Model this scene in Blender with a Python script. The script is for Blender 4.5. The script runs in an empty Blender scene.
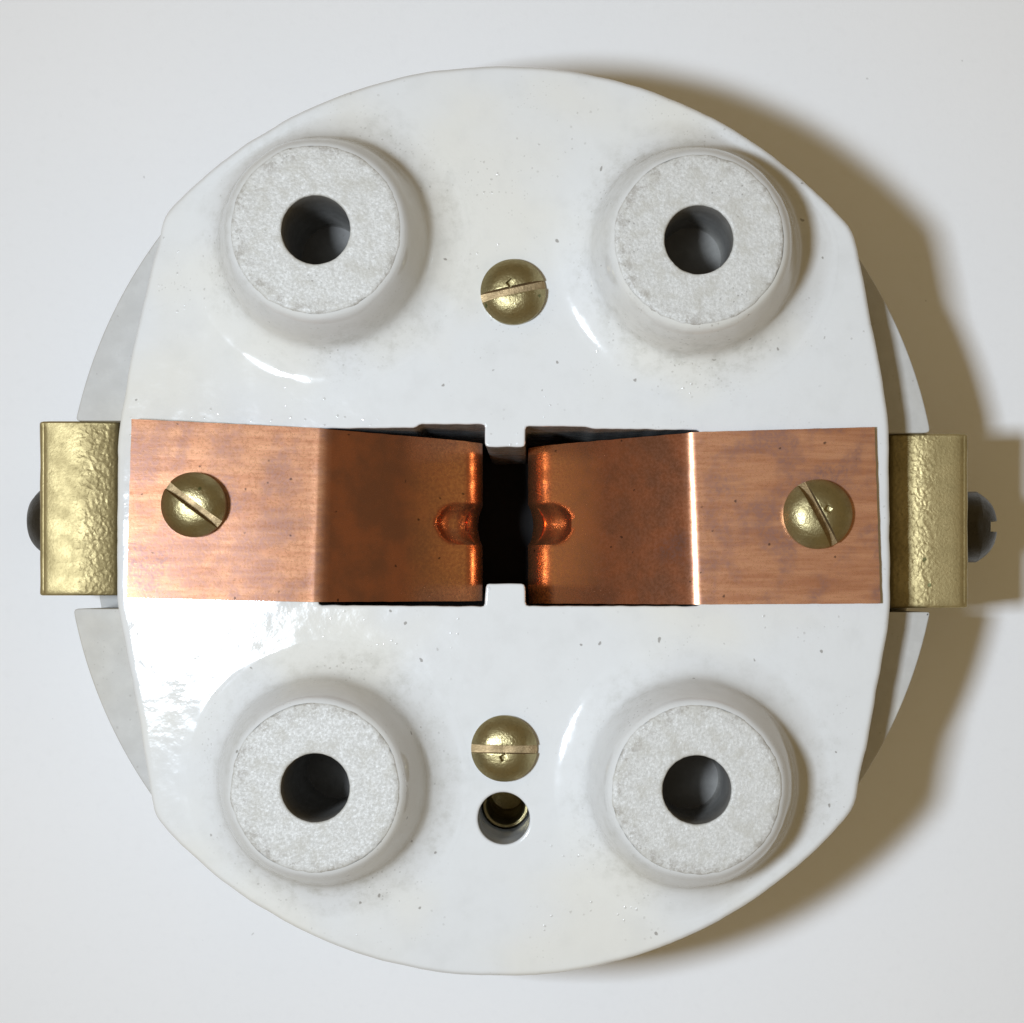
import bpy, bmesh, math, random
from mathutils import Vector, Matrix, noise
random.seed(7)
MM = 0.001
# ------------------------------------------------------------------ camera, light, exposure
D = 200.0          # camera height above the porcelain face (mm)
H = 28.0           # height of the porcelain face above the table (mm)
NX, NY = 540.0, 592.0   # pixel straight below the lens
scene = bpy.context.scene
cam = bpy.data.cameras.new("camera")
cam.sensor_width = 36.0
cam.lens = 36.0 * 2000.0 / 1024.0
cam.shift_x = (512.0 - NX) / 1024.0
cam.shift_y = (NY - 511.5) / 1024.0
cam.clip_start = 0.005
cam.clip_end = 20.0
camo = bpy.data.objects.new("camera", cam)
camo.location = (0, 0, (H + D) * MM)
scene.collection.objects.link(camo)
scene.camera = camo

world = bpy.data.worlds.new("World")
scene.world = world
world.use_nodes = True
bg = world.node_tree.nodes["Background"]
bg.inputs[0].default_value = (1.0, 0.745, 0.38, 1)     # warm room light around the flash
bg.inputs[1].default_value = 0.26

fl = bpy.data.lights.new("camera_flash", 'AREA')
fl.shape = 'RECTANGLE'
fl.size = 0.023
fl.size_y = 0.027
fl.energy = 0.575
fl.color = (0.76, 0.865, 1.0)
flo = bpy.data.objects.new("camera_flash", fl)
flo.location = ((-192 - NX) / 10 * MM, (NY - 620) / 10 * MM, (H + 205) * MM)
aim = Vector((0.17, 0.02, 0.0))
flo.rotation_euler = (aim - flo.location).to_track_quat('-Z', 'Y').to_euler()
scene.collection.objects.link(flo)

scene.view_settings.view_transform = 'Standard'
scene.view_settings.look = 'None'
scene.view_settings.exposure = 0.0
scene.view_settings.gamma = 1.0
scene.view_settings.use_curve_mapping = False
scene.render.engine = 'CYCLES'
scene.cycles.max_bounces = 10
scene.cycles.diffuse_bounces = 5
scene.cycles.glossy_bounces = 8
scene.cycles.caustics_reflective = True
scene.cycles.sample_clamp_indirect = 6.0

# ------------------------------------------------------------------ helpers
def W(px, py, z=0.0):
    """pixel -> point (mm, about the point under the lens) on the level z mm above the porcelain face"""
    k = (D - z) / D
    return Vector(((px - NX) / 10 * k, (NY - py) / 10 * k, z))

CX, CY = (501 - NX) / 10, (NY - 521) / 10        # axis of the round block

class M3:
    def __init__(s): s.v = []; s.f = []
    def add(s, pts): i = len(s.v); s.v += [Vector(p) for p in pts]; return list(range(i, i + len(pts)))

def link(name, mesh, mat, parent=None, origin=(0, 0, 0), sharp=38, mats=None):
    """origin: world mm with z measured from the porcelain face; vertices already in that frame"""
    o = bpy.data.objects.new(name, mesh)
    if len(mesh.materials):
        for k, m in enumerate(mats or [mat]): mesh.materials[k] = m
    else:
        for m in (mats or [mat]): mesh.materials.append(m)
    og = Vector(origin)
    mesh.transform(Matrix.Translation(-og))
    mesh.transform(Matrix.Scale(MM, 4))
    for p in mesh.polygons: p.use_smooth = True
    mesh.set_sharp_from_angle(angle=math.radians(sharp))
    wl = Vector((og.x, og.y, og.z + H)) * MM
    scene.collection.objects.link(o)
    if parent is not None:
        o.parent = parent
        o.location = wl - world_loc(parent)
    else:
        o.location = wl
    return o

def world_loc(o):
    l = Vector(o.location); p = o.parent
    while p is not None:
        l = l + Vector(p.location); p = p.parent
    return l

def mesh_from(name, verts, faces):
    me = bpy.data.meshes.new(name)
    me.from_pydata([tuple(v) for v in verts], [], faces)
    bm = bmesh.new(); bm.from_mesh(me)
    bmesh.ops.recalc_face_normals(bm, faces=bm.faces)
    bm.to_mesh(me); bm.free()
    me.update()
    return me

def resample(pts, step, closed=True):
    out = []
    n = len(pts)
    for i in range(n if closed else n - 1):
        a, b = Vector(pts[i]), Vector(pts[(i + 1) % n])
        k = max(1, int(round((b - a).length / step)))
        for j in range(k): out.append(a.lerp(b, j / k))
    return out

def smooth_loop(pts, it=1):
    for _ in range(it):
        n = len(pts)
        pts = [pts[i] * 0.5 + (pts[i - 1] + pts[(i + 1) % n]) * 0.25 for i in range(n)]
    return pts

def ccw(pts):
    a = sum(pts[i].x * pts[(i + 1) % len(pts)].y - pts[(i + 1) % len(pts)].x * pts[i].y for i in range(len(pts)))
    return pts if a > 0 else pts[::-1]

def normals2(pts):
    """outward normals of a counter-clockwise loop"""
    n = len(pts); out = []
    for i in range(n):
        t = pts[(i + 1) % n] - pts[i - 1]
        v = Vector((t.y, -t.x))
        out.append(v.normalized() if v.length > 1e-9 else Vector((1, 0)))
    return out

def slab(bm, outer, holes, ztop, walls):
    """cap with rounded rims. outer/holes: (loop, bevel, depth of the wall)"""
    cap_edges = []
    for idx, (loop, bev, zb) in enumerate([outer] + holes):
        loop = ccw([Vector((p[0], p[1])) for p in loop])
        nr = normals2(loop)
        sg = 1.0 if idx == 0 else -1.0
        K = 5
        rings = [[(p - n * sg * (bev + min(.25, bev)), ztop) for p, n in zip(loop, nr)]]
        for k in range(K + 1):
            a = k / K * math.pi / 2
            rings.append([(p - n * sg * bev * (1 - math.sin(a)), ztop - bev * (1 - math.cos(a))) for p, n in zip(loop, nr)])
        rings.append([(p, ztop - bev - 0.3) for p in loop])
        rings.append([(p, zb) for p in loop])
        vr = [[bm.verts.new((q.x, q.y, z)) for q, z in r] for r in rings]
        n = len(loop)
        for r0, r1 in zip(vr[:-1], vr[1:]):
            for i in range(n):
                j = (i + 1) % n
                bm.faces.new((r0[i], r1[i], r1[j], r0[j]))
        for i in range(n):
            cap_edges.append(bm.edges.get((vr[0][i], vr[0][(i + 1) % n])))
    bmesh.ops.triangle_fill(bm, use_beauty=True, use_dissolve=False, edges=cap_edges, normal=(0, 0, 1))

def circle(c, r, n=64, wob=0.0):
    ph = random.random() * 6
    return [Vector((c[0] + math.cos(t) * r * (1 + wob * math.sin(3 * t + ph)), c[1] + math.sin(t) * r * (1 + wob * math.cos(2 * t + ph))))
            for t in [2 * math.pi * i / n for i in range(n)]]

def lathe(profile, seg=64, jitter=None):
    """profile [(r, z)], open; r = 0 ends are closed with one vertex"""
    V, F = [], []
    rings = []
    for (r, z) in profile:
        if r < 1e-6:
            V.append(Vector((0, 0, z))); rings.append([len(V) - 1])
        else:
            ids = []
            for i in range(seg):
                t = 2 * math.pi * i / seg
                rr, zz = (r, z) if jitter is None else jitter(r, z, t)
                V.append(Vector((math.cos(t) * rr, math.sin(t) * rr, zz))); ids.append(len(V) - 1)
            rings.append(ids)
    for a, b in zip(rings[:-1], rings[1:]):
        if len(a) == 1 and len(b) == 1: continue
        for i in range(seg):
            j = (i + 1) % seg
            if len(a) == 1: F.append((a[0], b[i], b[j]))
            elif len(b) == 1: F.append((a[i], b[0], a[j]))
            else: F.append((a[i], b[i], b[j], a[j]))
    return V, F

ZB = 8.0       # height of the bosses
BOSS = []
for fx, fy in ((315.6, 229.5), (699, 239.5), (315, 788), (697, 790)):
    BOSS.append(W(fx, fy, ZB).to_2d())
# ------------------------------------------------------------------ materials
class NT:
    def __init__(s, name):
        s.m = bpy.data.materials.new(name); s.m.use_nodes = True
        s.t = s.m.node_tree; s.b = s.t.nodes["Principled BSDF"]
    def n(s, typ, **kw):
        nd = s.t.nodes.new(typ)
        for k, v in kw.items():
            if k.startswith('i_'):
                nd.inputs[k[2:].replace('_', ' ')].default_value = v
            else: setattr(nd, k, v)
        return nd
    def l(s, a, b): s.t.links.new(a, b)
    def pos(s, scale=(1000, 1000, 1000), obj=False):
        src = s.n('ShaderNodeTexCoord').outputs['Object'] if obj else s.n('ShaderNodeNewGeometry').outputs['Position']
        mp = s.n('ShaderNodeMapping'); mp.inputs['Scale'].default_value = scale
        s.l(src, mp.inputs['Vector']); return mp.outputs['Vector']
    def noise(s, vec, scale, detail=3, rough=0.55, dist=0.0):
        nd = s.n('ShaderNodeTexNoise'); s.l(vec, nd.inputs['Vector'])
        nd.inputs['Scale'].default_value = scale; nd.inputs['Detail'].default_value = detail
        nd.inputs['Roughness'].default_value = rough; nd.inputs['Distortion'].default_value = dist
        return nd.outputs['Fac']
    def ramp(s, fac, lo, hi, a=0.0, b=1.0, smooth=True):
        nd = s.n('ShaderNodeMapRange'); nd.interpolation_type = 'SMOOTHSTEP' if smooth else 'LINEAR'
        nd.inputs['From Min'].default_value = lo; nd.inputs['From Max'].default_value = hi
        nd.inputs['To Min'].default_value = a; nd.inputs['To Max'].default_value = b
        s.l(fac, nd.inputs['Value']); return nd.outputs['Result']
    def math(s, op, a, b=None):
        nd = s.n('ShaderNodeMath', operation=op)
        for i, x in enumerate((a, b)):
            if x is None: continue
            if isinstance(x, (int, float)): nd.inputs[i].default_value = x
            else: s.l(x, nd.inputs[i])
        return nd.outputs[0]
    def mix(s, fac, a, b, mode='MIX'):
        nd = s.n('ShaderNodeMix', data_type='RGBA', blend_type=mode)
        for key, x in ((0, fac), (6, a), (7, b)):
            if isinstance(x, (int, float)): nd.inputs[key].default_value = x
            elif isinstance(x, tuple): nd.inputs[key].default_value = x + ((1,) if len(x) == 3 else ())
            else: s.l(x, nd.inputs[key])
        return nd.outputs[2]
    def bump(s, h, dist, strength=1.0, prev=None):
        nd = s.n('ShaderNodeBump'); nd.inputs['Strength'].default_value = strength
        nd.inputs['Distance'].default_value = dist
        s.l(h, nd.inputs['Height'])
        if prev is not None: s.l(prev, nd.inputs['Normal'])
        return nd.outputs['Normal']
    def specks(s, vec, scale, thr, keep, seed=0.0):
        """sparse round specks: voronoi cells kept at random"""
        ad = s.n('ShaderNodeVectorMath', operation='ADD'); s.l(vec, ad.inputs[0]); ad.inputs[1].default_value = (seed, seed * 2.3, seed * .7)
        nz = s.n('ShaderNodeTexNoise'); nz.inputs['Scale'].default_value = scale * 2.2; nz.inputs['Detail'].default_value = 2; s.l(ad.outputs[0], nz.inputs['Vector'])
        sc = s.n('ShaderNodeVectorMath', operation='SCALE'); sc.inputs['Scale'].default_value = .38 / scale; s.l(nz.outputs['Color'], sc.inputs[0])
        ad2 = s.n('ShaderNodeVectorMath', operation='ADD'); s.l(ad.outputs[0], ad2.inputs[0]); s.l(sc.outputs[0], ad2.inputs[1])
        v = s.n('ShaderNodeTexVoronoi'); v.inputs['Scale'].default_value = scale; s.l(ad2.outputs[0], v.inputs['Vector'])
        d = s.ramp(v.outputs['Distance'], thr * .6, thr, 1, 0)
        sp = s.n('ShaderNodeSeparateColor'); s.l(v.outputs['Color'], sp.inputs[0])
        k = s.ramp(sp.outputs[0], 1 - keep, 1 - keep + .02)
        return s.math('MULTIPLY', d, k)

def mat_porcelain(name, darken=0.0, base=(.70, .702, .69), rough=.06, peel=.36):
    g = NT(name); v = g.pos()
    big = g.noise(v, 0.045, 2)
    col = g.mix(g.ramp(big, .46, .64), base, (base[0] * 1.02, base[1] * .993, base[2] * .93))
    mid = g.noise(v, 0.35, 4)
    col = g.mix(g.ramp(mid, .45, .8, 0, .16), col, (.50, .50, .48))
    # grey handling marks and pin-prick specks
    field = g.ramp(g.noise(v, 0.10, 2, .6), .50, .66)
    s1 = g.math('MULTIPLY', g.specks(v, 1.5, .22, .30), field)
    s2 = g.specks(v, .36, .075, .6, 3.1)
    s3 = g.math('MULTIPLY', g.specks(v, 3.2, .30, .25, 7.7), g.ramp(g.noise(v, .16, 3), .52, .68))
    # dirt specks and a patchy brown tone around the feet of the bosses
    foot = None
    for b in BOSS:
        sb = g.n('ShaderNodeVectorMath', operation='SUBTRACT'); g.l(v, sb.inputs[0]); sb.inputs[1].default_value = (b.x + 1.1, b.y + .2, 0)
        ml = g.n('ShaderNodeVectorMath', operation='MULTIPLY'); g.l(sb.outputs[0], ml.inputs[0]); ml.inputs[1].default_value = (1, 1, 0)
        ln = g.n('ShaderNodeVectorMath', operation='LENGTH'); g.l(ml.outputs[0], ln.inputs[0])
        foot = ln.outputs['Value'] if foot is None else g.math('MINIMUM', foot, ln.outputs['Value'])
    near = g.math('MULTIPLY', g.ramp(foot, 10.2, 15.5, 1, 0), g.math('MULTIPLY', g.ramp(foot, 8.6, 10.0), g.ramp(g.noise(v, .055, 2), .38, .62, .25, 1)))
    foot_tone = g.math('MULTIPLY', near, g.ramp(g.noise(v, .7, 7, .75), .42, .72))
    col = g.mix(g.math('MULTIPLY', foot_tone, .40), col, (.30, .285, .215))
    side_shade = g.ramp(foot, 9.8, 11.6, .30, 0)  # shade of the steep boss sides, painted in as grey
    col = g.mix(side_shade, col, (.44, .43, .395))
    s4 = g.math('MULTIPLY', g.specks(v, 2.3, .30, .30, 12.1), g.math('MULTIPLY', near, g.ramp(g.noise(v, .2, 3), .45, .62)))
    col = g.mix(g.math('MULTIPLY', s4, .5), col, (.15, .135, .10))
    col = g.mix(g.math('MULTIPLY', s1, .30), col, (.22, .20, .16))
    col = g.mix(g.math('MULTIPLY', s3, .30), col, (.26, .24, .20))
    col = g.mix(g.math('MULTIPLY', s2, .6), col, (.14, .12, .095))
    if darken:  # patchy darkening, amount set per material
        gr = g.ramp(g.noise(v, .5, 5, .65), .30, .62, darken * .6, darken)
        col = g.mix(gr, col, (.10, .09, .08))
    g.l(col, g.b.inputs['Base Color'])
    g.l(g.ramp(g.noise(v, .4, 3), .3, .75, rough, rough + .1), g.b.inputs['Roughness'])
    g.b.inputs['IOR'].default_value = 1.5
    nb = g.bump(g.noise(v, 1.15, 2, .5), 0.00006, peel)
    nb = g.bump(g.noise(v, .16, 2, .5), 0.00022, .45, nb)
    nb = g.bump(s1, 0.00003, .4, nb)
    g.l(nb, g.b.inputs['Normal'])
    return g.m

def mat_bisque():
    g = NT("unglazed porcelain"); v = g.pos()
    n1 = g.noise(v, 3.6, 5, .75); n2 = g.noise(v, .5, 3)
    col = g.mix(g.ramp(n1, .35, .68), (.49, .48, .445), (.645, .635, .60))
    col = g.mix(g.ramp(n2, .45, .66, 0, .6), col, (.46, .44, .385))
    sp = g.math('MULTIPLY', g.specks(v, 2.4, .27, .18, 1.3), g.ramp(g.noise(v, .30, 2), .48, .66))
    col = g.mix(g.math('MULTIPLY', sp, .55), col, (.16, .14, .12))
    foot = None
    for b in BOSS:
        sb = g.n('ShaderNodeVectorMath', operation='SUBTRACT'); g.l(v, sb.inputs[0]); sb.inputs[1].default_value = (b.x + .35, b.y - .1, 0)
        ml = g.n('ShaderNodeVectorMath', operation='MULTIPLY'); g.l(sb.outputs[0], ml.inputs[0]); ml.inputs[1].default_value = (1, 1, 0)
        ln = g.n('ShaderNodeVectorMath', operation='LENGTH'); g.l(ml.outputs[0], ln.inputs[0])
        foot = ln.outputs['Value'] if foot is None else g.math('MINIMUM', foot, ln.outputs['Value'])
    edge = g.math('MULTIPLY', g.ramp(foot, 6.4, 7.9), g.ramp(g.noise(v, 1.1, 5, .75), .48, .62))
    col = g.mix(g.math('MULTIPLY', edge, .55), col, (.27, .24, .20))
    g.l(col, g.b.inputs['Base Color'])
    g.l(g.ramp(n1, .4, .7, .55, .28), g.b.inputs['Roughness'])
    nb = g.bump(g.noise(v, 3.0, 4, .7), 0.00012, .55)
    nb = g.bump(g.noise(v, .9, 2), 0.00020, .4, nb)
    g.l(nb, g.b.inputs['Normal'])
    return g.m

def mat_copper():
    g = NT("copper"); v = g.pos(obj=True); st = g.pos((120, 1700, 1000), obj=True)
    fl_ = g.n('ShaderNodeAttribute', attribute_name='brushed').outputs['Fac']
    streak = g.noise(st, 1.0, 5, .7)
    blot = g.noise(v, .22, 4, .6); fine = g.noise(v, 3.2, 4, .7)
    flat = g.mix(g.ramp(streak, .30, .70), (.48, .21, .108), (.66, .335, .185))
    flat = g.mix(g.ramp(fine, .50, .72, 0, .45), flat, (.33, .145, .095))
    flat = g.mix(g.math('MULTIPLY', g.ramp(blot, .44, .62, 0, .75), g.ramp(fine, .38, .58, .35, 1)), flat, (.31, .165, .135))
    bend = g.mix(g.ramp(blot, .35, .68), (.47, .18, .095), (.32, .145, .09))
    bend = g.mix(g.ramp(fine, .50, .75, 0, .4), bend, (.24, .115, .075))
    ct = g.n('ShaderNodeAttribute', attribute_name='contact_glow').outputs['Fac']
    ctm = g.math('MULTIPLY', ct, g.ramp(fine, .30, .62, 1, .45))
    bend = g.mix(ctm, bend, (.93, .44, .19))           # orange glow between the strips, painted in towards the tips
    col = g.mix(fl_, bend, flat)
    sp = g.specks(v, .9, .15, .20, 5)
    col = g.mix(g.math('MULTIPLY', sp, .75), col, (.05, .028, .022))
    stain = g.math('MULTIPLY', g.specks(v, .13, .45, .45, 2.2), g.ramp(fine, .38, .6))
    col = g.mix(g.math('MULTIPLY', stain, .45), col, (.17, .11, .12))
    g.l(col, g.b.inputs['Base Color'])
    g.l(g.ramp(fl_, 0, 1, .94, .60, False), g.b.inputs['Metallic'])
    r = g.math('ADD', g.ramp(fl_, 0, 1, .23, .26, False), g.ramp(fine, .35, .7, 0, .08))
    g.l(r, g.b.inputs['Roughness'])
    nb = g.bump(streak, 0.000010, .6)
    nb = g.bump(fine, 0.000006, .8, nb)
    g.l(nb, g.b.inputs['Normal'])
    return g.m

def mat_brass(name, hammered=False, base=(.45, .365, .18), rough=(.45, .54), metal=.92):
    g = NT(name); v = g.pos()
    blot = g.noise(v, .5, 4, .6); fine = g.noise(v, 3.5, 4, .7)
    col = g.mix(g.ramp(blot, .35, .7), base, (base[0] * .8, base[1] * .79, base[2] * .76))
    col = g.mix(g.ramp(fine, .5, .75, 0, .5), col, (base[0] * .45, base[1] * .45, base[2] * .42))
    sp = g.specks(v, .42, .12, .35, 9)
    col = g.mix(g.math('MULTIPLY', sp, .7), col, (.08, .11, .04))
    g.l(col, g.b.inputs['Base Color'])
    g.b.inputs['Metallic'].default_value = metal
    g.l(g.ramp(blot, .3, .7, *rough), g.b.inputs['Roughness'])
    nb = g.bump(fine, 0.00005, .7)
    if hammered:
        at = g.n('ShaderNodeAttribute', attribute_name='hammer')
        vo = g.n('ShaderNodeTexVoronoi', feature='SMOOTH_F1'); vo.inputs['Scale'].default_value = 2.1
        vo.inputs['Smoothness'].default_value = .6
        wr = g.n('ShaderNodeVectorMath', operation='ADD'); nz = g.n('ShaderNodeTexNoise'); nz.inputs['Scale'].default_value = .9
        g.l(v, nz.inputs['Vector']); g.l(v, wr.inputs[0]); g.l(nz.outputs['Color'], wr.inputs[1])
        g.l(wr.outputs[0], vo.inputs['Vector'])
        hh = g.math('MULTIPLY', vo.outputs['Distance'], at.outputs['Fac'])
        nb = g.bump(hh, 0.00010, .8, nb)
    else:
        nb = g.bump(g.noise(v, .8, 4, .65), 0.00011, .6, nb)
    g.l(nb, g.b.inputs['Normal'])
    return g.m

def mat_plain(name, col, rough, spec=.5):
    g = NT(name); v = g.pos()
    c = g.mix(g.ramp(g.noise(v, .5, 4), .3, .7), col, tuple(x * .7 for x in col))
    g.l(c, g.b.inputs['Base Color']); g.b.inputs['Roughness'].default_value = rough
    g.b.inputs['Specular IOR Level'].default_value = spec
    return g.m

def mat_table():
    g = NT("white table"); v = g.pos()
    c = g.mix(g.ramp(g.noise(v, .02, 3), .35, .65), (.885, .885, .885), (.87, .875, .88))
    c = g.mix(g.ramp(g.noise(v, .8, 4), .5, .8, 0, .06), c, (.62, .62, .62))
    c = g.mix(g.math('MULTIPLY', g.specks(v, .3, .05, .3, 4.4), .35), c, (.35, .34, .32))
    g.l(c, g.b.inputs['Base Color']); g.b.inputs['Roughness'].default_value = .75
    g.b.inputs['Specular IOR Level'].default_value = .2
    g.l(g.bump(g.noise(v, 1.6, 3), 0.00003, .5), g.b.inputs['Normal'])
    return g.m

PORC = mat_porcelain("glazed porcelain")
BOSSM = mat_porcelain("smoother glaze of the bosses", peel=.14)
SLOT_WALL = mat_porcelain("darker porcelain of the slot", .38)
LEDGE = mat_porcelain("greyed porcelain of the ledge", .20, (.58, .57, .54), .55)
BISQ = mat_bisque()
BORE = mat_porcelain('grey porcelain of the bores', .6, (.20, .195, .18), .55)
COP = mat_copper()
BRASS = mat_brass("brass", True, metal=.78)
SCREW = mat_brass("screw brass", False, (.37, .31, .16), (.28, .42))
SLOTM = mat_brass('browner brass of the screw slots', False, (.34, .245, .13), (.42, .6), .85)  # slightly darker, browner brass inside the slots
STEEL = mat_brass('oxidised screw steel', False, (.075, .068, .055), (.35, .5))
SLOT_BLACK = mat_plain("slot shade black", (.012, .010, .009), .7, .2)
TABLE = mat_table()

# ------------------------------------------------------------------ table
S = 700.0
me = mesh_from("table_top", [(-S, -S, -H), (S, -S, -H), (S, S, -H), (-S, S, -H)], [(0, 1, 2, 3)])
table = link("table_top", me, TABLE, origin=(0, 0, -H))
table["kind"] = "structure"

# ------------------------------------------------------------------ the thing
root = bpy.data.objects.new("porcelain_contact_block", None)
root.location = (CX * MM, CY * MM, 0)
root.empty_display_size = .02
scene.collection.objects.link(root)
root["label"] = "round white porcelain electrical block with two copper strips and brass terminals on white table"
root["category"] = "electrical block"

ZL = -6.2      # ledge
ZN = -19.5     # floor of the terminal notches

# ---- body outline at the face
left = [(117, 440), (120, 418), (123, 402), (131.5, 350), (143, 301), (152.6, 258.7), (158.5, 240), (161, 222)]
right = [(850.5, 225), (855.5, 238), (863.5, 277), (876, 340.6), (883, 378), (889.5, 425), (890.5, 520), (891, 605), (889, 625),
         (877, 693), (868, 743), (859.5, 779), (856, 805)]
left2 = [(155, 817), (150.3, 796), (144.4, 756), (135, 700), (119, 618), (116, 600)]
def arc(p, q, n=60, R=456.0, c=(501, 521)):
    a0 = math.atan2(p[1] - c[1], p[0] - c[0]); a1 = math.atan2(q[1] - c[1], q[0] - c[0])
    if a1 < a0: a1 += 2 * math.pi
    out = []
    for i in range(1, n):
        a = a0 + (a1 - a0) * i / n
        out.append((c[0] + R * math.cos(a), c[1] + R * math.sin(a)))
    return out
outl = left + arc(left[-1], right[0]) + right + arc(right[-1], left2[0]) + left2
outl = [W(x, y, 0).to_2d() for x, y in outl]
outl = smooth_loop(resample(outl, .6), 2)
outl = [p + (p - Vector((CX, CY))).normalized() * (noise.noise(Vector((p.x * .35, p.y * .35, 1))) * .08 + noise.noise(Vector((p.x * 1.3, p.y * 1.3, 5))) * .03) for p in outl]

slot = [(318, 428.5), (417, 427.5), (418.5, 424), (485, 424), (485.5, 447), (525, 447), (525.5, 426), (585, 426.5), (592, 428.5), (700, 430),
        (700, 606), (525.5, 606), (525, 583.5), (485.5, 583.5), (484.5, 606.5), (318, 605)]
slot = [W(x, y, 0).to_2d() for x, y in slot]
slot = smooth_loop(resample(slot, .35), 1)
slot = [p + Vector((noise.noise(Vector((p.x * .8, p.y * .8, 2))), noise.noise(Vector((p.x * .8, p.y * .8, 8))))) * .07 for p in slot]

pilot = W(503.5, 818.5, 0).to_2d()

bm = bmesh.new()
slab(bm, (outl, .55, ZL - 1.0), [(slot, .22, -27.0), (circle(pilot, 2.6, 48, .01), .28, -20.0)] + [(circle(b, 6.0, 48), .2, -3.0) for b in BOSS], 0.0, None)
for f in bm.faces: f.material_index = 0
# slot walls take the darker porcelain
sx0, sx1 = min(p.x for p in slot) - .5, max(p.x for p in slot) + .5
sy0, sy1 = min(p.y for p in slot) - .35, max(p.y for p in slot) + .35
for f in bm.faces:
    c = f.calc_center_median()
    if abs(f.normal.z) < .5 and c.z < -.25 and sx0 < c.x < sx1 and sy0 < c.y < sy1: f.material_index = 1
upper_faces = set(f for f in bm.faces)

# lower storey
def lower_px(th):
    best = 1e9
    ox, oy = 501, 521
    dx, dy = math.cos(th), math.sin(th)
    for cx, cy, R in ((543, 521, 478), (467, 521, 472), (501, 521, 446)):
        ex, ey = ox - cx, oy - cy
        b = ex * dx + ey * dy; c = ex * ex + ey * ey - R * R
        best = min(best, -b + math.sqrt(b * b - c))
    return (ox + dx * best, oy + dy * best)
low = [W(*lower_px(2 * math.pi * i / 720), ZL).to_2d() for i in range(720)]
low = ccw(low)
def notch(loop, side, y0, y1, xin):
    """cut a rectangular notch into the loop; y0 < y1 in mm"""
    n = len(loop)
    inside = [((p.x < CX) if side < 0 else (p.x > CX)) and y0 < p.y < y1 for p in loop]
    s = next(i for i in range(n) if inside[i] and not inside[i - 1])
    loop = loop[s:] + loop[:s]; inside = inside[s:] + inside[:s]
    k = next(i for i in range(n) if not inside[i])
    first, last = loop[0], loop[k - 1]
    ya, yb = (y1, y0) if first.y > last.y else (y0, y1)
    return [Vector((first.x, ya)), Vector((xin, ya)), Vector((xin, yb)), Vector((last.x, yb))] + loop[k:]
yl0, yl1 = W(0, 608.5, ZL).y, W(0, 421, ZL).y
yr0, yr1 = W(0, 612, ZL).y, W(0, 433, ZL).y
lowA = notch(low, -1, yl0, yl1, W(116, 0, 0).x + .35)
lowA = notch(lowA, 1, yr0, yr1, W(890, 0, 0).x - .35)
lowA = smooth_loop(resample(lowA, .45), 2)
inner = [Vector((CX, CY)) + (p - Vector((CX, CY))) * .88 for p in outl]
slab(bm, (lowA, .14, ZN - .4), [(inner, .1, ZL - 2)], ZL, None)
slab(bm, (resample(low, .8), .05, -H), [(inner, .1, ZN - 2)], ZN, None)
bm.faces.ensure_lookup_table()
for f in bm.faces:
    if f not in upper_faces: f.material_index = 2
me = bpy.data.meshes.new("body")
bm.normal_update()
bmesh.ops.recalc_face_normals(bm, faces=bm.faces)
bm.to_mesh(me); bm.free()
body = link("body", me, PORC, root, (CX, CY, -H), mats=[PORC, SLOT_WALL, LEDGE], sharp=40)
body["label"] = "thick white glazed porcelain body with a slotted middle"

# added black plate that keeps the slot floor dark
fx0, fx1, fy0, fy1 = sx0 - 1, sx1 + 1, sy0 - 1, sy1 + 1
V = [(x, y, z) for z in (-28.2, -27.0) for x, y in ((fx0, fy0), (fx1, fy0), (fx1, fy1), (fx0, fy1))]
F = [(0, 1, 2, 3), (4, 5, 6, 7), (0, 1, 5, 4), (1, 2, 6, 5), (2, 3, 7, 6), (3, 0, 4, 7)]
link("slot_black_plate", mesh_from("slot_black_plate", V, F), SLOT_BLACK, root, ((fx0 + fx1) / 2, (fy0 + fy1) / 2, -28.2))

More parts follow.
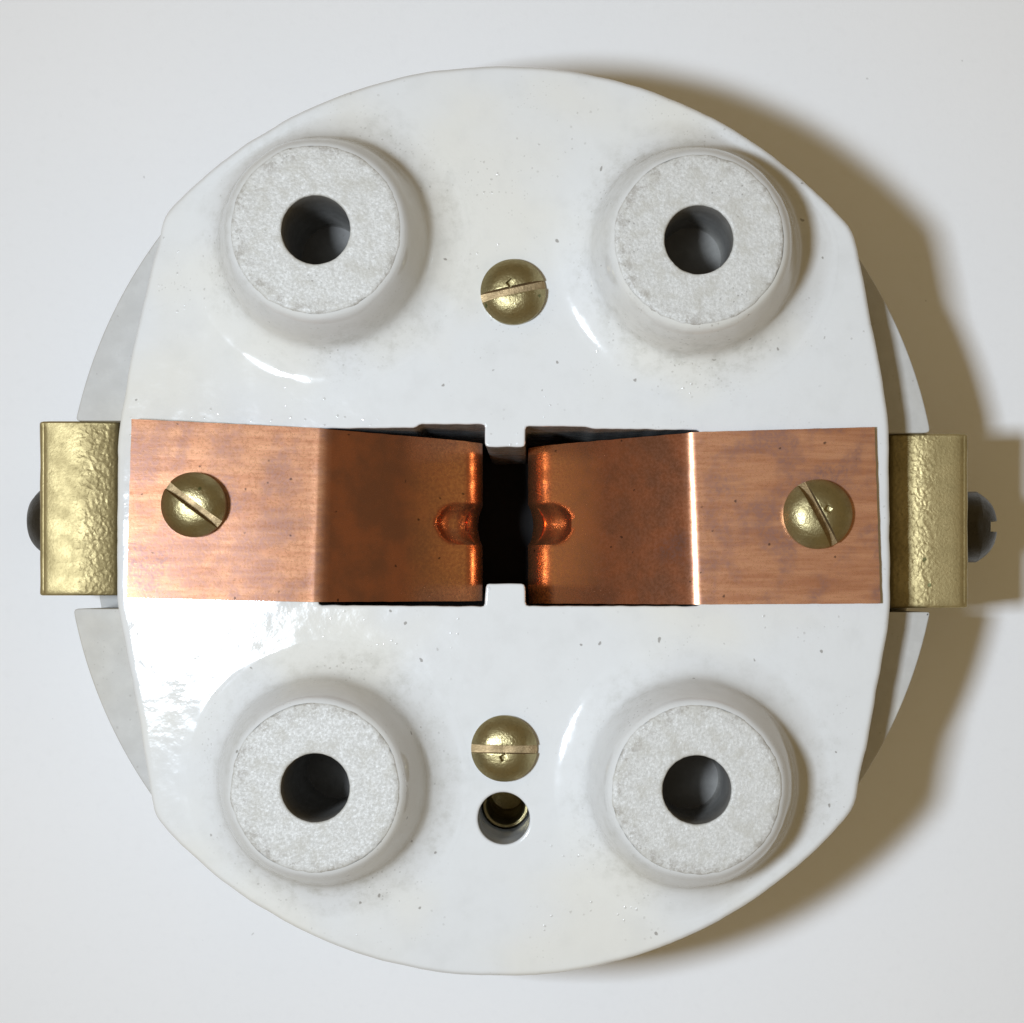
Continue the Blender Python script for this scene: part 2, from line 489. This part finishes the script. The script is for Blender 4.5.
# ---- bosses
def ray(o, d, loop):
    best = 99.0
    for i in range(len(loop)):
        p, q = loop[i - 1] - o, loop[i] - o
        e = q - p; den = d.x * e.y - d.y * e.x
        if abs(den) < 1e-9: continue
        t = (p.x * e.y - p.y * e.x) / den; u = (p.x * d.y - p.y * d.x) / den
        if t > 0 and -.01 <= u <= 1.01: best = min(best, t)
    return best
for bi, b in enumerate(BOSS):
    rim = []
    for i in range(128):
        t = 2 * math.pi * i / 128
        d = Vector((math.cos(t), math.sin(t)))
        # distance to outline along d
        best = min(ray(b, d, outl), ray(b, d, slot))
        rim.append(min(14.6, best - .95))
    rim = [sum(rim[(i + k) % 128] for k in range(-4, 5)) / 9 for i in range(128)]
    ro = random.random() * 50
    def jit(r, z, t, b=b, rim=rim, ro=ro):
        i = int(round(t / (2 * math.pi) * 128)) % 128
        R = rim[i]
        if r > 10.2: r = 10.2 + (r - 10.2) / (14.6 - 10.2) * (R - 10.2)
        k = 1 if r < 10.3 else max(0, (13 - r) / 2.7)
        nn = noise.noise(Vector((math.cos(t) * 2.2 + ro, math.sin(t) * 2.2, z * .3)))
        n2 = noise.noise(Vector((math.cos(t) * 9 + ro, math.sin(t) * 9, z * .8 + 4)))
        return r + (nn * .13 + n2 * .035) * k, z + (nn * .05 if ZB > z > .02 else 0)
    prof = [(14.6, .010)] + [(r_, .012 + .105 * (14.2 - r_) ** 2) for r_ in (14.2, 14.0, 13.8, 13.6, 13.4, 13.2)] + [(12.9, .19), (12.5, .31), (12.0, .49), (11.5, .72), (11.0, 1.03)] + \
           [(10.7, 1.27), (10.48, 1.52), (10.32, 1.82), (10.18, 2.2), (9.98, 2.95), (9.7, 3.8), (9.4, 4.8), (9.1, 5.6), (8.85, 6.15), (8.62, 6.5), (8.38, 6.74), (8.1, 6.84)]
    prof = [(r_, z_ if z_ < 1.2 else 1.2 + (z_ - 1.2) * (ZB - 1.2) / 5.7) for r_, z_ in prof]
    V, F = lathe(prof, 128, jit)
    V = [Vector((p.x + b.x, p.y + b.y, p.z)) for p in V]
    boss = link("boss", mesh_from("boss", V, F), BOSSM, root, (b.x, b.y, 0), sharp=70)
    def jit2(r, z, t, ro=ro):
        n2 = noise.noise(Vector((math.cos(t) * 9 + ro, math.sin(t) * 9, z * .8 + 4)))
        n3 = noise.noise(Vector((math.cos(t) * r * 1.4 + ro, math.sin(t) * r * 1.4, 3)))
        nn = noise.noise(Vector((math.cos(t) * 2.2 + ro, math.sin(t) * 2.2, 6.88 * .3)))
        if r > 7.95: return r + nn * .13 + n2 * .16 - max(0, n2 - .25) * .5, z
        if z > 6: return r + n2 * .03, z + n3 * .05
        return r + n2 * .03, z
    zf = (-7.5, -3.2, -13.0, -4.2)[bi]
    prof = [(8.3, 6.55), (8.12, 6.86), (7.98, 6.95)] + [(7.6 - k * .55, 6.95) for k in range(8)] + [(3.5, 6.95), (3.36, 6.88), (3.31, 6.7), (3.3, 5), (3.3, 0), (3.3, zf + .3), (3.1, zf), (1.5, zf - .05), (0, zf)]
    prof = [(r_, z_ + ZB - 6.9 if z_ > 6 else z_) for r_, z_ in prof]
    V, F = lathe(prof, 96, jit2)
    V = [Vector((p.x + b.x, p.y + b.y, p.z)) for p in V]
    fc = link("bearing_face", mesh_from("bearing_face", V, F), BISQ, boss, (b.x, b.y, ZB), sharp=50, mats=[BISQ, BORE])
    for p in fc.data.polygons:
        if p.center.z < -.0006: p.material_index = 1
    fc["label"] = "rough unglazed ring face with a round bore"

# ---- screws
def boolean_cut(me, cuts):
    o = bpy.data.objects.new("tmp", me); scene.collection.objects.link(o)
    tmp = []
    for c in cuts:
        co = bpy.data.objects.new("tmpc", c); scene.collection.objects.link(co); tmp.append(co)
        md = o.modifiers.new("b", 'BOOLEAN'); md.operation = 'DIFFERENCE'; md.object = co; md.solver = 'EXACT'
    bv = o.modifiers.new('rim', 'BEVEL'); bv.width = .09; bv.segments = 2; bv.limit_method = 'ANGLE'; bv.angle_limit = math.radians(38)
    dg = bpy.context.evaluated_depsgraph_get()
    res = bpy.data.meshes.new_from_object(o.evaluated_get(dg))
    for t in tmp + [o]: bpy.data.objects.remove(t)
    return res

def box_mesh(cx, cy, cz, sx, sy, sz, rot=0):
    V = []
    for z in (-1, 1):
        for x, y in ((-1, -1), (1, -1), (1, 1), (-1, 1)):
            X, Y = x * sx / 2, y * sy / 2
            V.append((cx + X * math.cos(rot) - Y * math.sin(rot), cy + X * math.sin(rot) + Y * math.cos(rot), cz + z * sz / 2))
    return mesh_from("cut", V, [(0, 1, 2, 3), (4, 5, 6, 7), (0, 1, 5, 4), (1, 2, 6, 5), (2, 3, 7, 6), (3, 0, 4, 7)])

def screw_mesh(r, h, side, slot_w, slot_d, dimple=None, below=0.6):
    prof = [(0, -below), (r, -below), (r, side)]
    n = 14
    for i in range(1, n + 1):
        a = i / n
        rr = r * math.cos(a * math.pi / 2) if i < n else 0
        # flattened dome with a rounded shoulder
        zz = side + (h - side) * (1 - (rr / r) ** 3.2)
        prof.append((rr, zz))
    V, F = lathe(prof, 72)
    me = mesh_from("screw", V, F)
    cuts = [box_mesh(0, 0, h, 2.6 * r, slot_w, slot_d * 2)]
    if dimple: cuts.append(box_mesh(dimple[0], dimple[1], h, .75, .62, 1.5, .5))
    res = boolean_cut(me, cuts)
    while len(res.materials) < 2: res.materials.append(None)
    for p in res.polygons:
        c = p.center
        p.material_index = 1 if (abs(c.y) < slot_w / 2 - .02 or abs(c.y) < slot_w / 2 + .01 and abs(p.normal.y) > .8) and c.z > h - slot_d - .05 and c.z < h - .12 and abs(c.x) < r else 0
    return res

def screw(name, parent, px, py, z0, r, ang, label, dimple=None, h=2.1):
    c = W(px, py, z0 + h * .6)
    me = screw_mesh(r, h, .8, .84, 1.65, dimple)
    me.transform(Matrix.Rotation(math.radians(ang), 4, 'Z'))
    me.transform(Matrix.Translation((c.x, c.y, z0)))
    o = link(name, me, SCREW, parent, (c.x, c.y, z0), sharp=32, mats=[SCREW, SLOTM])
    if label: o["label"] = label
    return o
screw("face_screw", root, 513, 291, .0, 3.25, 12.5, "slotted brass screw between the upper two bosses", (-.1, .75))
screw("face_screw", root, 504, 749, .0, 3.3, -.8, "slotted brass screw above the small pilot hole", (.0, -.8))

# brass sleeve down in the pilot hole
V, F = lathe([(2.5, -20), (2.5, -13.0), (2.35, -12.6), (2.1, -12.6), (1.9, -13.0), (1.85, -26), (0, -26.2)], 48)
V = [Vector((p.x + pilot.x, p.y + pilot.y, p.z)) for p in V]
link("sleeve", mesh_from("sleeve", V, F), SCREW, root, (pilot.x, pilot.y, -20))

# ---- copper contact strips
TH = .7
def strip(side, end_t, end_b, fold_t, fold_b, tip_px, label, seed, lift=(0.0, 0.0, 0.0), alpha_deg=31, rb=4.0):
    zt = TH + .03
    e_t, e_b = W(*end_t, zt + lift[0]), W(*end_b, zt + lift[1])
    f_t, f_b = W(*fold_t, zt), W(*fold_b, zt + lift[2])
    sg = 1 if side < 0 else -1                 # direction towards the slot
    xf = (f_t.x + f_b.x) / 2
    alpha = math.radians(alpha_deg)
    rf = 2.3
    xt = W(tip_px, 0, -10.5).x
    run = abs(xt - xf)
    # profile after the fold: (dx, z, angle)
    prof = []
    for k in range(0, 7):
        a = alpha * k / 6
        prof.append((rf * math.sin(a), -rf * (1 - math.cos(a))))
    x0, z0 = prof[-1]
    bx = rb * (1 - math.sin(alpha))
    L = (run - bx - x0)
    for k in range(1, 30):
        u = k / 29
        sag = math.sin(u * math.pi) * .12
        prof.append((x0 + L * u, z0 - L * u * math.tan(alpha) + sag))
    x1, z1 = prof[-1]
    for k in range(1, 17):
        a = alpha + (math.pi / 2 - alpha) * k / 16
        prof.append((x1 + rb * (math.sin(a) - math.sin(alpha)), z1 - rb * (math.cos(alpha) - math.cos(a))))
    x2, z2 = prof[-1]
    for k in range(1, 14): prof.append((x2 - .05 * k * .3, z2 - k * .55))
    n_flat = 24; NV = 57
    rows = []
    for i in range(n_flat):
        u = i / n_flat
        a, b_ = e_t.lerp(f_t, u), e_b.lerp(f_b, u)
        rows.append([Vector(a.lerp(b_, j / (NV - 1))) for j in range(NV)])
    y0 = W(0, 525, -10.5).y
    for pi_, (dx, z) in enumerate(prof):
        row = []
        q = min(1, pi_ / 40)
        for j in range(NV):
            v = j / (NV - 1)
            base = f_t.lerp(f_b, v)
            y = base.y + ((-.75 if v < .5 else .05) * abs(1 - 2 * v)) * q
            # flare the fold line into the straight slot edge
            bxp = base.x + (xf - base.x) * q
            p = Vector((bxp + sg * dx, y, base.z + z))
            row.append(p)
        rows.append(row)
    # dent that takes the round contact pin
    NR = len(rows)
    nrm = [[None] * NV for _ in range(NR)]
    def calc():
        for i in range(NR):
            for j in range(NV):
                a = rows[min(i + 1, NR - 1)][j] - rows[max(i - 1, 0)][j]
                b_ = rows[i][min(j + 1, NV - 1)] - rows[i][max(j - 1, 0)]
                n = a.cross(b_)
                n.normalize()
                if n.z < 0 and i < n_flat + 20: n = -n
                nrm[i][j] = n
    calc()
    ref = nrm[n_flat + 10][NV // 2]
    i_b = n_flat + 7 + 29                     # start of the final bend
    for i in range(NR):
        for j in range(NV):
            n = nrm[i][j]
            p = rows[i][j]
            s = i - i_b
            if -25 < s:
                A = 1.3 if s < 5 else max(.5, 1.3 - (s - 5) * .07)
                w = 2.15
                ds = max(0.0, abs(p.x - xt) - 2.3) / w           # rounded upper end of the dent
                d = math.hypot((p.y - y0) / w, ds)
                if d < 1:
                    prof_d = A * (1 - d * d) ** .85
                    dirv = Vector((-sg * .75, 0, -.65)) if s < 8 else Vector((-sg, 0, -.1))
                    rows[i][j] = p + dirv * prof_d
    rows = [[p + Vector((0, 0, noise.noise(Vector((p.x * .12, p.y * .12, seed))) * .03)) + Vector((noise.noise(Vector((p.y * .9, seed, 1))) * .05, noise.noise(Vector((p.x * .9, seed, 2))) * (.045 if j in (0, NV - 1) else 0), 0))
             for j, p in enumerate(r)] for r in rows]
    calc()
    for i in range(NR):
        for j in range(NV):
            if nrm[i][j].dot(Vector((sg, 0, 1)) if i > n_flat + 25 else Vector((0, 0, 1))) < 0: nrm[i][j] = -nrm[i][j]
    V = [rows[i][j] for i in range(NR) for j in range(NV)]
    V += [rows[i][j] - nrm[i][j] * TH for i in range(NR) for j in range(NV)]
    F = []
    o = NR * NV
    for i in range(NR - 1):
        for j in range(NV - 1):
            a = i * NV + j
            F.append((a, a + 1, a + NV + 1, a + NV)); F.append((o + a, o + a + NV, o + a + NV + 1, o + a + 1))
    for i in range(NR - 1):
        for j in (0, NV - 1):
            a = i * NV + j
            F.append((a, a + NV, o + a + NV, o + a))
    for j in range(NV - 1):
        for i in (0, NR - 1):
            a = i * NV + j
            F.append((a, a + 1, o + a + 1, o + a))
    c = (e_t + e_b) / 2
    me = mesh_from("contact_strip", V, F)
    at = me.attributes.new("brushed", 'FLOAT', 'POINT')
    for k in range(2 * o):
        i = (k % o) // NV
        at.data[k].value = max(0.0, min(1.0, (n_flat + 7 - i) / 4.0))
    at2 = me.attributes.new('contact_glow', 'FLOAT', 'POINT')
    for k in range(2 * o):
        at2.data[k].value = max(0.0, min(1.0, (8.0 - abs(V[k].x - xt)) / 6.0)) if (k % o) // NV > n_flat + 12 else 0.0
    ob = link("contact_strip", me, COP, root, (c.x, c.y, 0), sharp=45)
    ob["label"] = label
    return ob
sl = strip(-1, (131.5, 419), (126.5, 597.5), (317, 428), (311, 602), 482.5, "bright copper strip bent down into the slot, glaring at its outer end", 3, (1.6, 2.55, .6))
sr = strip(1, (874.5, 427), (880.5, 603.5), (696, 432), (703, 604.5), 528.0, "pinkish copper strip bent down into the slot", 11, rb=5.5)
screw("strip_screw", sl, 192.5, 504.5, TH + 1.75, 3.2, -37, None, None)
screw("strip_screw", sr, 818.5, 514, TH, 3.45, -62, None, (.0, 1.0))

# ---- brass terminals
def terminal(side, x_in, x_out, y_t, y_b, sy, label, slotang, prot):
    zt = -6.6
    sg = -1 if side < 0 else 1
    wi, wo = W(x_in, 0, zt).x, W(x_out, 0, zt).x
    yt, yb = W(0, y_t, zt).y, W(0, y_b, zt).y
    L = abs(wo - wi)
    prof = [(0, ZN), (0, zt - 1.5), (.12, zt - 1.2), (.4, zt - .95), (1.0, zt - .7), (1.8, zt - .43), (2.6, zt - .2), (3.4, zt - .07), (4.2, zt - .02), (5.2, zt), (6.2, zt),
            (L - 1.0, zt - .03), (L - .62, zt - .1), (L - .5, zt - .2), (L - .34, zt - .19), (L - .14, zt - .32), (L, zt - .65), (L, ZN)]
    rows = []
    NY_ = 40
    for k in range(NY_ + 5):
        if k < 3: y = yb + (0, .06, .22)[k]; sh = (.28, .1, 0)[k]
        elif k > NY_ + 1: y = yt - (.22, .06, 0)[k - NY_ - 2]; sh = (0, .1, .28)[k - NY_ - 2]
        else: y = yb + .22 + (yt - yb - .44) * (k - 2) / (NY_ - 1); sh = 0
        row = []
        for i, (dx, z) in enumerate(prof):
            ddx = dx
            if dx > L - .9: ddx = dx - sh * .7
            zz = z - (sh if 0 < i < len(prof) - 1 else 0)
            w = noise.noise(Vector((dx * .6, y * .6, side * 7))) * .02
            row.append(Vector((wi + sg * (ddx + (noise.noise(Vector((y * .5, z, side))) * .06 if dx > L - .5 else 0)), y, zz + (w if 1 < i < len(prof) - 2 else 0))))
        rows.append(row)
    n = len(prof)
    V = [p for r in rows for p in r]; F = []
    for a in range(len(rows) - 1):
        for i in range(n):
            j = (i + 1) % n
            F.append((a * n + i, a * n + j, (a + 1) * n + j, (a + 1) * n + i))
    F.append(tuple(range(n))); F.append(tuple((len(rows) - 1) * n + i for i in range(n)))
    me = mesh_from("terminal", V, F)
    at = me.attributes.new("hammer", 'FLOAT', 'POINT')
    for i, v in enumerate(me.vertices):
        d = abs(v.co.x - wi)
        at.data[i].value = max(0.0, min(1.0, (4.9 - d) / 1.6)) * min(1, max(.25, d / .5))
    c = Vector(((wi + wo) / 2, (yt + yb) / 2, ZN))
    t = link("terminal", me, BRASS, root, c, sharp=40)
    t["label"] = label
    # screw on its outer flank
    zc = -14.6
    ys = W(0, sy, zc).y
    me = screw_mesh(3.8, prot, prot - 2.1, 1.15, 1.15, None, .4)
    me.transform(Matrix.Rotation(math.radians(slotang), 4, 'Z'))
    me.transform(Matrix.Rotation(math.radians(90 * sg), 4, 'Y'))
    me.transform(Matrix.Translation((wo - sg * .1, ys, zc)))
    link("terminal_screw", me, STEEL, t, (wo, ys, zc), sharp=55, mats=[STEEL, STEEL])
    return t
terminal(-1, 115.5, 38.5, 421, 595.5, 521, "hammered brass terminal at the bright copper strip's end", 70, 3.1)
terminal(1, 891.5, 969, 433.5, 608, 527, "hammered brass terminal at the pinkish copper strip's end", 0, 4.6)
